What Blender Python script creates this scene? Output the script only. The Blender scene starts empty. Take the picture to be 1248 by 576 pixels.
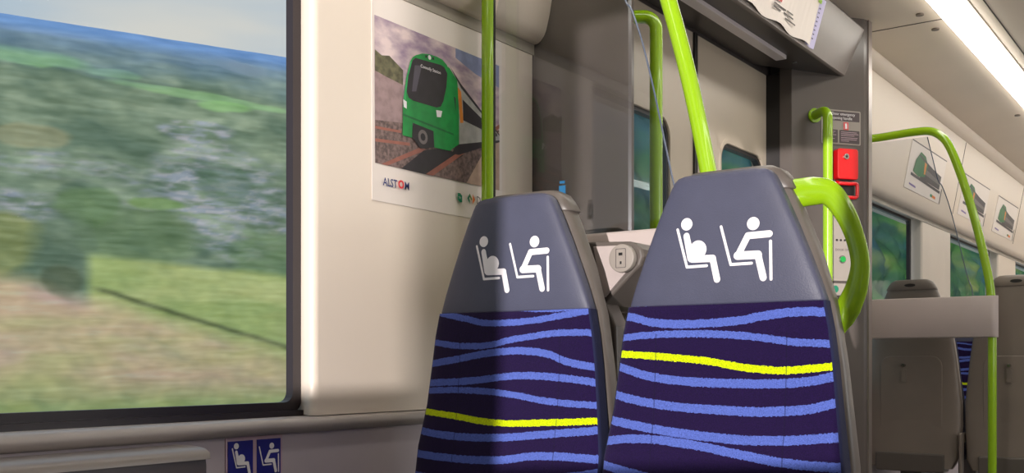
import bpy, math, random
from mathutils import Vector, noise
random.seed(7)
C = bpy.context.scene.collection
S = bpy.context.scene
E = 0.85            # eye height; all z below are given relative to the eye and lifted by E

# ------------------------------------------------------------------ camera
cam = bpy.data.cameras.new('camera'); cam.sensor_width = 36; cam.lens = 36*1270/1248
cam.shift_y = 155/1248; cam.clip_start = .02; cam.clip_end = 4000
co = bpy.data.objects.new('camera', cam); C.objects.link(co)
co.location = (0, 0, E); co.rotation_euler = (math.pi/2, 0, math.radians(35.5)); S.camera = co
# ------------------------------------------------------------------ colour management
S.view_settings.view_transform = 'Standard'; S.view_settings.look = 'None'
S.view_settings.gamma = 1; S.view_settings.use_curve_mapping = False
S.view_settings.exposure = 0.0
LAMP = 8.6           # ceiling strip emission
SUN = 5.0
SKY = .85
# ------------------------------------------------------------------ world sky
def lin(c):
    return tuple((v/255/12.92 if v/255 <= .04045 else ((v/255+.055)/1.055)**2.4) for v in c) + (1,)
w = bpy.data.worlds.new('sky'); S.world = w; w.use_nodes = True; nt = w.node_tree; nt.nodes.clear()
tc = nt.nodes.new('ShaderNodeTexCoord'); sx = nt.nodes.new('ShaderNodeSeparateXYZ'); rp = nt.nodes.new('ShaderNodeValToRGB')
nz = nt.nodes.new('ShaderNodeTexNoise'); nz.inputs['Scale'].default_value = 3; nz.inputs['Detail'].default_value = 3
mp = nt.nodes.new('ShaderNodeMapping'); mp.inputs['Scale'].default_value = (1, 1, 5)
mx = nt.nodes.new('ShaderNodeMix'); mx.data_type = 'RGBA'; bg = nt.nodes.new('ShaderNodeBackground'); out = nt.nodes.new('ShaderNodeOutputWorld')
nt.links.new(tc.outputs['Generated'], sx.inputs[0]); nt.links.new(sx.outputs['Z'], rp.inputs['Fac'])
rp.color_ramp.elements[0].color = lin((190, 208, 222)); rp.color_ramp.elements[0].position = .2
rp.color_ramp.elements[1].color = lin((150, 190, 225)); rp.color_ramp.elements[1].position = .7
nt.links.new(tc.outputs['Generated'], mp.inputs[0]); nt.links.new(mp.outputs[0], nz.inputs['Vector'])
mr = nt.nodes.new('ShaderNodeMapRange'); mr.inputs[1].default_value = .4; mr.inputs[2].default_value = .7
nt.links.new(nz.outputs['Fac'], mr.inputs[0]); nt.links.new(mr.outputs[0], mx.inputs['Factor'])
nt.links.new(rp.outputs[0], mx.inputs['A']); mx.inputs['B'].default_value = lin((226, 226, 220))
nt.links.new(mx.outputs['Result'], bg.inputs[0]); bg.inputs[1].default_value = SKY; nt.links.new(bg.outputs[0], out.inputs[0])
# ------------------------------------------------------------------ sun (low, through openings shaped for it in the unseen right wall)
sl = bpy.data.lights.new('sun', 'SUN'); sl.energy = SUN; sl.angle = math.radians(.25); sl.color = (1, .93, .9)
so = bpy.data.objects.new('sun', sl); C.objects.link(so)
SUNR, SUNT = .30, .02      # sideways and downward travel per metre forward
so.rotation_euler = Vector((-SUNR, 1, -SUNT)).to_track_quat('-Z', 'Y').to_euler(); so.location = (5, -12, 6)

# area lights added to brighten the door and poster wall from the unseen side
def wall_fill(y, z, w_, h_, pw):
    al = bpy.data.lights.new('added_wall_fill', 'AREA'); al.shape = 'RECTANGLE'; al.size = w_; al.size_y = h_; al.energy = pw; al.color = (1, .95, .90)
    ao = bpy.data.objects.new('added_wall_fill', al); C.objects.link(ao); ao.location = (1.34, y, E+z); ao.rotation_euler = Vector((-1, 0, 0)).to_track_quat('-Z', 'Z').to_euler()
wall_fill(3.1, .45, 2.3, 1.0, 27)
wall_fill(7.2, .45, 4.0, 1.0, 42)
# ------------------------------------------------------------------ helpers
def mat(name, col, rough=.5, metal=0, spec=.5, bump=0, bscale=200, var=0, vscale=8, coat=0, emit=0):
    m = bpy.data.materials.new(name); m.use_nodes = True; n = m.node_tree; p = n.nodes['Principled BSDF']
    c = lin(col) if max(col) > 1 else tuple(col)+(1,)
    p.inputs['Base Color'].default_value = c; p.inputs['Roughness'].default_value = rough
    p.inputs['Metallic'].default_value = metal; p.inputs['Specular IOR Level'].default_value = spec
    p.inputs['Coat Weight'].default_value = coat
    t = n.nodes.new('ShaderNodeTexCoord')
    if var:
        a = n.nodes.new('ShaderNodeTexNoise'); a.inputs['Scale'].default_value = vscale; a.inputs['Detail'].default_value = 4
        n.links.new(t.outputs['Object'], a.inputs['Vector'])
        h = n.nodes.new('ShaderNodeMix'); h.data_type = 'RGBA'; mrn = n.nodes.new('ShaderNodeMapRange'); mrn.inputs[1].default_value = .36; mrn.inputs[2].default_value = .64; n.links.new(a.outputs['Fac'], mrn.inputs[0]); n.links.new(mrn.outputs[0], h.inputs['Factor'])
        h.inputs['A'].default_value = tuple(v*(1-var) for v in c[:3])+(1,); h.inputs['B'].default_value = tuple(min(1, v*(1+var)) for v in c[:3])+(1,)
        n.links.new(h.outputs['Result'], p.inputs['Base Color'])
    if bump:
        a = n.nodes.new('ShaderNodeTexNoise'); a.inputs['Scale'].default_value = bscale; a.inputs['Detail'].default_value = 3
        n.links.new(t.outputs['Object'], a.inputs['Vector'])
        b = n.nodes.new('ShaderNodeBump'); b.inputs['Strength'].default_value = bump; b.inputs['Distance'].default_value = .002
        n.links.new(a.outputs['Fac'], b.inputs['Height']); n.links.new(b.outputs[0], p.inputs['Normal'])
    if emit:
        p.inputs['Emission Color'].default_value = c; p.inputs['Emission Strength'].default_value = emit
    return m
def glass(name, col, refl, rough=.02):
    m = bpy.data.materials.new(name); m.use_nodes = True; n = m.node_tree; n.nodes.clear()
    a = n.nodes.new('ShaderNodeBsdfTransparent'); a.inputs[0].default_value = col+(1,)
    g = n.nodes.new('ShaderNodeBsdfGlossy'); g.inputs['Roughness'].default_value = rough
    f = n.nodes.new('ShaderNodeFresnel'); f.inputs[0].default_value = 1.5
    k = n.nodes.new('ShaderNodeMath'); k.operation = 'MULTIPLY'; k.inputs[1].default_value = refl; n.links.new(f.outputs[0], k.inputs[0])
    x = n.nodes.new('ShaderNodeMixShader'); o = n.nodes.new('ShaderNodeOutputMaterial')
    n.links.new(k.outputs[0], x.inputs[0]); n.links.new(a.outputs[0], x.inputs[1]); n.links.new(g.outputs[0], x.inputs[2]); n.links.new(x.outputs[0], o.inputs[0])
    return m
def origin(p):
    v = Vector((0, 0, 0))
    while p: v += p.location; p = p.parent
    return v
def ob(name, pieces, parent=None, smooth=False, bevel=0, sub=0, kind=None, angle=35):
    """pieces: list of ((verts, faces), material); z is eye-relative"""
    vs = []; fs = []; mi = []; ms = []; o = origin(parent)
    for (v, f), m in pieces:
        b = len(vs); vs += [(a[0]-o.x, a[1]-o.y, a[2]+E-o.z) for a in v]
        mm = m if isinstance(m, (list, tuple)) else None
        for k, q in enumerate(f):
            fs.append([b+i for i in q]); x = mm[k] if mm else m
            if x not in ms: ms.append(x)
            mi.append(ms.index(x))
    me = bpy.data.meshes.new(name); me.from_pydata(vs, [], fs)
    for m in ms: me.materials.append(m)
    me.polygons.foreach_set('material_index', mi)
    if smooth: me.polygons.foreach_set('use_smooth', [True]*len(fs))
    me.update(); x = bpy.data.objects.new(name, me); C.objects.link(x)
    if parent: x.parent = parent
    if bevel:
        b = x.modifiers.new('bevel', 'BEVEL'); b.width = bevel; b.segments = 3; b.limit_method = 'ANGLE'; b.angle_limit = math.radians(40)
    if smooth and angle < 180:
        s = x.modifiers.new('edge', 'EDGE_SPLIT'); s.split_angle = math.radians(angle)
    if kind: x['kind'] = kind
    return x
def tag(o, label, cat, group=None):
    o['label'] = label; o['category'] = cat
    if group: o['group'] = group
    return o
def thing(name, label, cat, loc, group=None):
    o = bpy.data.objects.new(name, None); C.objects.link(o); o.location = (loc[0], loc[1], loc[2]+E); o.empty_display_size = .05
    return tag(o, label, cat, group)
def box(x0, x1, y0, y1, z0, z1):
    v = [(x, y, z) for x in (x0, x1) for y in (y0, y1) for z in (z0, z1)]
    return v, [(0, 1, 3, 2), (4, 6, 7, 5), (0, 4, 5, 1), (2, 3, 7, 6), (0, 2, 6, 4), (1, 5, 7, 3)]
def prism(pts, a0, a1, axis='y'):
    """closed outline extruded along an axis. axis y: pts are (x,z); z: (x,y); x: (y,z)"""
    n = len(pts)
    def P(p, a): return (p[0], a, p[1]) if axis == 'y' else ((p[0], p[1], a) if axis == 'z' else (a, p[0], p[1]))
    v = [P(p, a0) for p in pts]+[P(p, a1) for p in pts]
    f = [(i, (i+1) % n, n+(i+1) % n, n+i) for i in range(n)]+[tuple(range(n))[::-1], tuple(range(n, 2*n))]
    return v, f
def tube(path, r, n=20, k=8, cap=True, flat=1):
    P = [Vector(p) for p in path]; pts = []
    R = r if isinstance(r, (list, tuple)) else [r]*len(P); rr = []
    if len(P) > 2 and k > 1:
        Q = [2*P[0]-P[1]]+P+[2*P[-1]-P[-2]]
        for i in range(1, len(Q)-2):
            for j in range(k):
                t = j/k; a, b, c, d = Q[i-1:i+3]
                pts.append(.5*((2*b)+(c-a)*t+(2*a-5*b+4*c-d)*t*t+(3*b-a-3*c+d)*t**3)); rr.append(R[i-1]*(1-t)+R[i]*t)
        pts.append(P[-1]); rr.append(R[-1])
    else: pts, rr = P, R
    v = []; f = []; T = (pts[1]-pts[0]).normalized(); up = Vector((0, 1, 0)) if abs(T.y) < .9 else Vector((1, 0, 0)); U = T.cross(up).normalized()
    for i, p in enumerate(pts):
        t = (pts[min(i+1, len(pts)-1)]-pts[max(i-1, 0)]).normalized(); U = (U-t*U.dot(t)).normalized(); W = t.cross(U)
        for j in range(n):
            a = 2*math.pi*j/n; v.append(tuple(p+U*math.cos(a)*rr[i]+W*math.sin(a)*rr[i]*flat))
    for i in range(len(pts)-1):
        for j in range(n): f.append((i*n+j, i*n+(j+1) % n, (i+1)*n+(j+1) % n, (i+1)*n+j))
    if cap: f += [tuple(range(n))[::-1], tuple(range((len(pts)-1)*n, len(pts)*n))]
    return v, f
def arc(cx, cy, r, a0, a1, n=6):
    return [(cx+r*math.cos(math.radians(a0+(a1-a0)*i/n)), cy+r*math.sin(math.radians(a0+(a1-a0)*i/n))) for i in range(n+1)]
def rrect(x0, x1, y0, y1, r, n=5):
    return arc(x1-r, y0+r, r, -90, 0, n)+arc(x1-r, y1-r, r, 0, 90, n)+arc(x0+r, y1-r, r, 90, 180, n)+arc(x0+r, y0+r, r, 180, 270, n)
def ring(outer, inner, a0, a1, axis):
    """frame between two outlines of equal point count, extruded"""
    n = len(outer)
    def P(p, a): return (p[0], a, p[1]) if axis == 'y' else ((p[0], p[1], a) if axis == 'z' else (a, p[0], p[1]))
    v = [P(p, a) for a in (a0, a1) for q in (outer, inner) for p in q]; f = []
    for i in range(n):
        j = (i+1) % n
        f += [(i, j, n+j, n+i), (2*n+i, 3*n+i, 3*n+j, 2*n+j), (i, 2*n+i, 2*n+j, j), (n+i, n+j, 3*n+j, 3*n+i)]
    return v, f
SIDE = .93
def slab(rows, n=5, seg=44, cx=0, cy=0):
    """stack of superellipse rings; rows = (z, half width, y centre, half depth); returns geometry and a flag per side face"""
    v = []; f = []; side = []
    for z, w, y, d in rows:
        for j in range(seg):
            a = 2*math.pi*(j+.5)/seg; c, s = math.cos(a), math.sin(a)
            v.append((cx+w*math.copysign(abs(c)**(2/n), c), cy+y+d*math.copysign(abs(s)**(2/n), s), z))
    for i in range(len(rows)-1):
        for j in range(seg):
            k = (j+1) % seg; f.append((i*seg+j, i*seg+k, (i+1)*seg+k, (i+1)*seg+j))
            side.append(abs(math.cos(2*math.pi*(j+1)/seg)) > SIDE)
    f.append(tuple(range(seg))[::-1]); f.append(tuple(range((len(rows)-1)*seg, len(rows)*seg))); side += [False, False]
    return v, f, side
def poly(pts, fn):
    return [fn(a, b) for a, b in pts], [tuple(range(len(pts)))]
def capsule(a, b, w):
    d = math.degrees(math.atan2(b[1]-a[1], b[0]-a[0]))
    return arc(b[0], b[1], w, d-90, d+90, 8)+arc(a[0], a[1], w, d+90, d+270, 8)
def lettering(txt, size, fn, bold=0):
    """text outlines as a mesh mapped by fn(a, b); a starts at 0, b is height"""
    cu = bpy.data.curves.new('t', 'FONT'); cu.body = txt; cu.size = size; cu.offset = bold; cu.resolution_u = 2
    o = bpy.data.objects.new('t', cu); C.objects.link(o); dg = bpy.context.evaluated_depsgraph_get(); dg.update()
    me = bpy.data.meshes.new_from_object(o.evaluated_get(dg))
    g = ([fn(v.co.x, v.co.y) for v in me.vertices], [tuple(p.vertices) for p in me.polygons])
    bpy.data.objects.remove(o); bpy.data.curves.remove(cu); bpy.data.meshes.remove(me)
    return g
def copy_tree(o, parent=None):
    c = o.copy(); C.objects.link(c); c.parent = parent
    for ch in list(o.children): copy_tree(ch, c)
    return c

# ------------------------------------------------------------------ materials
cream = mat('cream_panel', (226, 213, 198), .38, bump=.05, bscale=60, var=.015, vscale=3)
cove_m = mat('cove_beige', (222, 208, 192), .4, bump=.05, bscale=60)
sillm = mat('sill_grey', (170, 162, 158), .35, var=.03)
lower_m = mat('lower_wall_grey', (186, 176, 182), .45, var=.02)
darkfr = mat('window_rubber', (40, 32, 36), .35)
pillar_m = mat('pillar_dark_grey', (84, 77, 73), .28, var=.03, vscale=4, spec=.5)
pillar_gl = mat('pillar_glossy_grey', (82, 75, 70), .16, var=.02, vscale=4, spec=.7)
header_m = mat('header_grey', (108, 99, 94), .3, var=.02)
soffit_m = mat('soffit_dark', (62, 56, 55), .4)
door_m = mat('door_greige', (178, 166, 150), .38, var=.02, vscale=2)
rubber = mat('black_rubber', (24, 20, 20), .5)
ceil_m = mat('ceiling_cream', (238, 224, 206), .4, var=.03, vscale=1.5)
recess_m = mat('recess_grey', (158, 150, 138), .6)
groove_m = mat('groove_dark', (70, 62, 56), .7)
lamp_m = mat('lamp_diffuser', (255, 250, 240), .5, emit=LAMP)
lens_m = mat('frosted_lens', (205, 196, 198), .3)
green = mat('lime_enamel', (140, 182, 14), .25, coat=.5, spec=.5)
band_m = mat('screen_band_grey', (178, 166, 162), .4, var=.02)
shell_m = mat('seat_shell_grey', (92, 85, 80), .38, var=.03)
shell_b = mat('seat_shell_brown_grey', (124, 113, 104), .38, var=.03)
leather = mat('slate_leather', (68, 70, 90), .5, bump=.25, bscale=420, var=.04, vscale=20)
navy = mat('navy_side_cloth', (14, 20, 58), .9, bump=.3, bscale=900)
whitem = mat('white_print', (236, 232, 235), .5)
paper = mat('poster_paper', (232, 222, 214), .6, var=.01)
black = mat('black_plastic', (22, 20, 20), .4)
redm = mat('red_plastic', (188, 8, 16), .3, coat=.3)
steel = mat('steel', (170, 165, 160), .25, metal=1)
plate_m = mat('beige_plate', (150, 142, 134), .4)
chrome_gr = mat('aluminium_trim', (150, 140, 136), .3, metal=.6)
floor_m = mat('floor_speckled_grey', (120, 117, 118), .6, var=.15, vscale=300)
clear = glass('clear_glass', (.985, .99, .99), .006)
screen_gl = glass('screen_glass', (.90, .91, .92), .5, 0.0)
edge_gl = mat('glass_edge_blue_grey', (84, 92, 108), .2)
tint = glass('tinted_glass', (.88, .92, .91), .07)
blue_m = mat('pictogram_blue', (34, 34, 128), .4)
pink = mat('sign_border', (186, 160, 170), .5)
def pm(n, c): return mat(n, c, .45, var=.12, vscale=40)

# ------------------------------------------------------------------ setting: floor, ceiling, walls
CEIL = 1.45; YB, YF = -9.0, 13.0
ob('floor', [(box(-1.75, 1.35, YB, YF, -E-.08, -E), floor_m)], kind='structure')
ob('ceiling', [(box(-1.47, 1.35, YB, YF, CEIL, CEIL+.12), ceil_m),
               (box(-1.47, -1.06, 4.618, 4.624, CEIL-.0015, CEIL), groove_m),
               (box(-.885, -.88, YB, YF, CEIL-.0015, CEIL), groove_m)], kind='structure')
WX = -1.60     # inner face of the panels
def wallseg(y0, y1): return (box(-1.75, WX-.02, y0, y1, -E, -.14), lower_m)
pieces = [(box(-1.75, WX, YB, 2.35, -E, -.135), lower_m), (box(-1.75, -1.62, YB, 2.5, .855, CEIL+.1), cream),
          (box(-1.75, WX, 4.45, YF, -E, -.135), lower_m), (box(-1.75, -1.62, 4.45, YF, .855, CEIL+.1), cream),
          (box(-1.75, -1.66, 2.35, 4.5, 1.20, CEIL+.1), soffit_m)]
ob('wall_left', pieces, kind='structure')
# panels between windows, front edge rounded to the window
def panel(name, y0, y1, z0=-.108, z1=.866):
    r = .016
    out = [(-1.70, y0+.024), (-1.662, y0+.022)]+[(a, b) for a, b in arc(WX-r, y0+r, r, 270, 360, 6)]+[(a, b) for a, b in arc(WX-r, y1-r, r, 0, 90, 6)]+[(-1.70, y1)]
    return ob(name, [(prism(out, z0, z1, 'z'), cream)], kind='structure', smooth=True)
panel('trim_1', 1.530, 2.349); panel('trim_2', -.95, -.35); panel('trim_3', 6.42, 7.12); panel('trim_4', 8.66, 9.36); panel('trim_5', 4.62, 4.95)
panel('trim_6', 10.8, 11.5)
ob('trim_17', [(box(-1.745, -1.645, YB, 2.34, -.145, -.098), darkfr), (box(-1.745, -1.645, 4.66, YF, -.145, -.098), darkfr), (box(-1.745, -1.645, YB, 2.34, .86, .875), darkfr)], kind='structure')
# sill ledges
def sill(name, y0, y1):
    pr = [(-1.70, -.110), (-1.597, -.110), (-1.588, -.113), (-1.582, -.120), (-1.582, -.128), (-1.588, -.138), (-1.598, -.142), (-1.70, -.142)]
    return ob(name, [(prism(pr, y0, y1), sillm)], kind='structure', smooth=True, angle=50)
sill('trim_7', YB, 2.348); sill('trim_8', 4.66, YF)
# cove panels
def cove(name, y0, y1, m=cove_m):
    pr = [(-1.64, .868), (-1.587, .868), (-1.577, .874), (-1.566, .886), (-1.559, .900), (-1.548, .940), (-1.524, 1.07), (-1.500, 1.20), (-1.478, 1.32), (-1.467, 1.378),
          (-1.470, 1.380), (-1.470, 1.385), (-1.463, 1.386), (-1.447, 1.415), (-1.432, 1.43), (-1.43, CEIL+.01), (-1.64, CEIL+.01)]
    o = ob(name, [(prism(pr, y0, y1), m), (box(-1.60, -1.598, y0, y1, .838, .868), recess_m)], kind='structure', smooth=True, angle=60)
    return o
cove('trim_9', YB, 2.345); cove('trim_10', 4.5, YF)
# joint line across the far cove
ob('trim_11', [(prism([(-1.5462, .94), (-1.4982, 1.20), (-1.4652, 1.378), (-1.47, 1.378), (-1.52, 1.10), (-1.552, .94)], 6.93, 6.934), groove_m),
               (prism([(-1.5462, .94), (-1.4982, 1.20), (-1.4652, 1.378), (-1.47, 1.378), (-1.52, 1.10), (-1.552, .94)], 8.93, 8.934), groove_m)], kind='structure')
# windows of the left wall
def window(name, y0, y1, z0=-.081, z1=.84, fw=.028, g=clear, xg=-1.675):
    o_ = rrect(y0-fw, y1+fw, z0-fw, z1+fw, .03); i_ = rrect(y0, y1, z0, z1, .022)
    w_ = ob(name, [(ring(o_, i_, -1.681, -1.660, 'x'), darkfr)], kind='structure')
    ob('glass_pane', [(prism(rrect(y0-.01, y1+.01, z0-.01, z1+.01, .02), xg-.004, xg, 'x'), g)], w_)
    return w_
window('window_1', -.33, 1.528, fw=.024); window('window_2', 4.98, 6.37, g=tint); window('window_3', 7.17, 8.61, g=tint); window('window_4', 9.4, 10.76, g=tint)
window('window_5', -3.2, -.98)
# unseen right side wall, its openings shaped to place the sunlight inside; end walls
RX = 1.20
wr = [(box(RX, RX+.15, YB, YF, -E, -.05), lower_m), (box(RX, RX+.15, YB, YF, 1.08, CEIL+.1), cream)]
openings = [(-8.9, -7.5), (-7.02, -4.15), (1.9, 4.3), (5.0, 6.4), (7.1, 8.6), (9.4, 10.8)]
ys = [YB]+[v for o_ in openings for v in o_]+[YF]
for i in range(0, len(ys), 2): wr.append((box(RX, RX+.15, ys[i], ys[i+1], -.05, 1.08), cream))
wr.append((box(RX, RX+.15, -8.9, -7.5, -.05, .13), cream))  # strip added to keep the sun off the lower left wall
ob('unseen_wall_right', wr, kind='structure')
ob('wall_back', [(box(-1.75, 1.35, YB-.1, YB, -E, CEIL+.1), cream)], kind='structure')
ob('wall_front', [(box(-1.75, 1.35, YF, YF+.1, -E, CEIL+.1), cream)], kind='structure')

# pillars either side of the doorway
NC = (-1.30, 2.35); ND = (-1.55, 2.75); FC = (-1.32, 4.46); FD = (-1.55, 4.15)
ob('trim_12', [(prism([(-1.745, 2.35), (-1.31, 2.35), (-1.302, 2.353), (-1.30, 2.362), ND, (-1.64, 2.75), (-1.745, 2.75)], -E, CEIL+.02, 'z'), pillar_gl)], kind='structure')
ob('trim_13', [(prism([(-1.745, 4.52), (-1.350, 4.52), (-1.338, 4.505), (-1.332, 4.46), (-1.342, 4.432), FD, (-1.55, 4.15), (-1.60, 4.15), (-1.60, 4.20), (-1.745, 4.20)], -E, CEIL+.02, 'z'), pillar_m),
               (box(-1.338, -1.328, 4.455, 4.500, -E, CEIL), chrome_gr)], kind='structure')
ob('trim_14', [(box(-1.66, -1.60, 4.151, 4.215, -E, 1.20), rubber), (box(-1.66, -1.60, 2.74, 2.76, -E, 1.20), rubber)], kind='structure')

# doors
def door(name, y0, y1, wy0, wy1):
    z0, z1, r = -E+.01, 1.20, .07
    o_ = []
    win = rrect(wy0, wy1, -.25, .85, r)
    # leaf as ring between rectangle-mapped outline and the window hole
    n = len(win); cyy, czz = (wy0+wy1)/2, .3; outl = []
    for i, (a, b) in enumerate(win):
        k = i//6; outl.append([(y1, z0), (y1, z1), (y0, z1), (y0, z0)][k])
    d = ob(name, [(ring(outl, win, -1.70, -1.66, 'x'), door_m)], kind='structure')
    ob('window_gasket', [(ring(rrect(wy0-.004, wy1+.004, -.254, .854, r+.004), rrect(wy0+.014, wy1-.014, -.236, .836, r-.014), -1.69, -1.664, 'x'), rubber)], d)
    ob('window_rim', [(ring(rrect(wy0-.016, wy1+.016, -.266, .866, r+.016), rrect(wy0-.002, wy1+.002, -.252, .852, r+.002), -1.665, -1.657, 'x'), door_m)], d)
    ob('glass_pane', [(prism(rrect(wy0+.01, wy1-.01, -.24, .84, r-.01), -1.682, -1.678, 'x'), tint)], d)
    ey = y1-.012 if y0 < 3 else y0
    ob('edge_seal', [(box(-1.70, -1.652, ey, ey+.012, z0, z1), rubber)], d)
    return d
door('door_1', 2.74, 3.468, 2.85, 3.27); door('door_2', 3.47, 4.20, 3.70, 4.115)

# header over the door
hd = [(-1.66, 1.215), (-1.41, 1.20), (-1.403, 1.201), (-1.398, 1.205), (-1.341, 1.404), (-1.345, 1.412), (-1.66, 1.412)]
hy = lambda x: 4.15+(x+1.55)/.23*.31
def hprism(p, y0):
    n = len(p); v = [(a, y0, b) for a, b in p]+[(a, min(4.45, hy(a))+.012, b) for a, b in p]
    return v, [(i, (i+1) % n, n+(i+1) % n, n+i) for i in range(n)]+[tuple(range(n))[::-1], tuple(range(n, 2*n))]
ob('trim_15', [(hprism(hd, 2.40), [soffit_m]+[header_m]*20)], kind='structure')
ob('trim_16', [(hprism([(-1.66, 1.41), (-1.38, 1.41), (-1.38, CEIL+.01), (-1.66, CEIL+.01)], 2.40), soffit_m)], kind='structure')
L_ = tag(ob('door_light', [(box(-1.535, -1.492, 2.75, 3.94, 1.190, 1.212), lens_m)], bevel=.002), 'grey frosted strip lens set in the dark soffit over the doors', 'light')
sc = thing('soffit_screw', 'tiny round screw head in the dark soffit at the end of the door header', 'screw', (-1.50, 4.05, 1.2))
ob('screw_head', [(tube([(-1.50, 4.05, 1.203), (-1.50, 4.05, 1.212)], .009, 16, 1), steel)], sc)
# leaflets on the slanted header face
sd = Vector((.059, 0, .204)).normalized(); sn = Vector((sd.z, 0, -sd.x))
def hf(y, s, off=.002):   # s = distance up the slanted face
    p = Vector((-1.40, 0, 1.20))+sd*s+sn*off; return (p.x, y, p.z)
def sheet_geo(top_s, bot, th=.0012, off=.003):
    n = len(bot); v = [hf(y, s, off+o2) for y, s, o2 in bot]+[hf(y, top_s, off) for y, s, o2 in bot]
    v += [tuple(Vector(q)-sn*th) for q in v]; N = 2*n; f = []
    for i in range(n-1):
        f += [(i, i+1, n+i+1, n+i), (N+i, N+n+i, N+n+i+1, N+i+1), (i, N+i, N+i+1, i+1), (n+i, n+i+1, N+n+i+1, N+n+i)]
    f += [(0, n, N+n, N), (n-1, N+n-1, N+n+n-1, N+2*n-n-1+n)]
    return v, f
lf = thing('notice_sheet', 'curling cream paper notice with a red block on the door header', 'paper', hf(3.4, .02))
bot = [(3.0+.9*i/24, .016+.006*math.sin(i*.9), .004+.004*math.sin(i*.9)) for i in range(25)]
ob('paper_sheet', [(sheet_geo(.20, bot), paper)], lf)
ob('printing', [((lambda q: ([hf(a, b, .0115) for a, b in q], [(0, 1, 2, 3)]))([(3.47, .085), (3.56, .085), (3.56, .105), (3.47, .105)]), redm)] +
   [((lambda q: ([hf(a, b, .0115) for a, b in q], [(0, 1, 2, 3)]))([(a, b), (a+wd, b), (a+wd, b+.005), (a, b+.005)]), mat('ink_grey', (90, 84, 82), .6))
    for a, b, wd in [(3.40, .070, .05), (3.50, .068, .11), (3.50, .056, .07), (3.60, .058, .09), (3.62, .070, .06), (3.3, .055, .1), (3.62, .044, .10)]], lf)
lf2 = thing('timetable_sheet', 'pale lilac sheet with a column of small marks on the door header', 'paper', hf(3.85, .02))
ob('paper_sheet', [(sheet_geo(.20, [(3.87, .02, -.001), (3.92, .014, 0), (3.965, .018, 0)], off=.0015), mat('lilac_paper', (196, 190, 226), .5))], lf2)
mg = mat('lime_print', (150, 190, 70), .6); ink = mat('ink_violet', (96, 88, 120), .6)
ob('printing', [((lambda q: ([hf(c_, d_, .0065) for c_, d_ in q], [(0, 1, 2, 3)]))([(3.905, .045+.016*k), (3.922, .045+.016*k), (3.922, .050+.016*k), (3.905, .050+.016*k)]), ink) for k in range(8)] +
   [((lambda q: ([hf(c_, d_, .0065) for c_, d_ in q], [(0, 1, 2, 3)]))([(3.88, .176), (3.915, .176), (3.915, .190), (3.88, .190)]), mg)], lf2)

# ceiling strip lights
for nm, x0, lb, ya, yb in (('strip_light', -1.055, 'long glowing ceiling light strip above the window seats', .3, YF-.05), ('strip_light', .60, 'long glowing ceiling light strip over the far side of the carriage', .3, YF-.05)):
    t = thing(nm, lb, 'ceiling light', (x0+.055, 2, CEIL))
    ob('housing', [(box(x0-.012, x0, ya, yb, CEIL-.005, CEIL-.001), cove_m), (box(x0+.11, x0+.122, ya, yb, CEIL-.005, CEIL-.001), cove_m)], t)
    ob('diffuser', [(box(x0, x0+.11, ya, yb, CEIL-.022, CEIL-.001), lamp_m)], t)
for (x, y), lb in zip([(-1.133, 4.502), (-1.128, 4.739), (-1.129, 6.66)], ['small round ceiling fastener just before the ceiling joint', 'small round ceiling fastener just past the ceiling joint', 'small round ceiling fastener farthest away beside the light strip']):
    tag(ob('ceiling_fastener', [(tube([(x, y, CEIL-.006), (x, y, CEIL+.004)], .016, 20, 1), mat('fastener_grey', (120, 108, 98), .4, metal=.4))]), lb, 'fastener', 'round fasteners in the ceiling')

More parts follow.
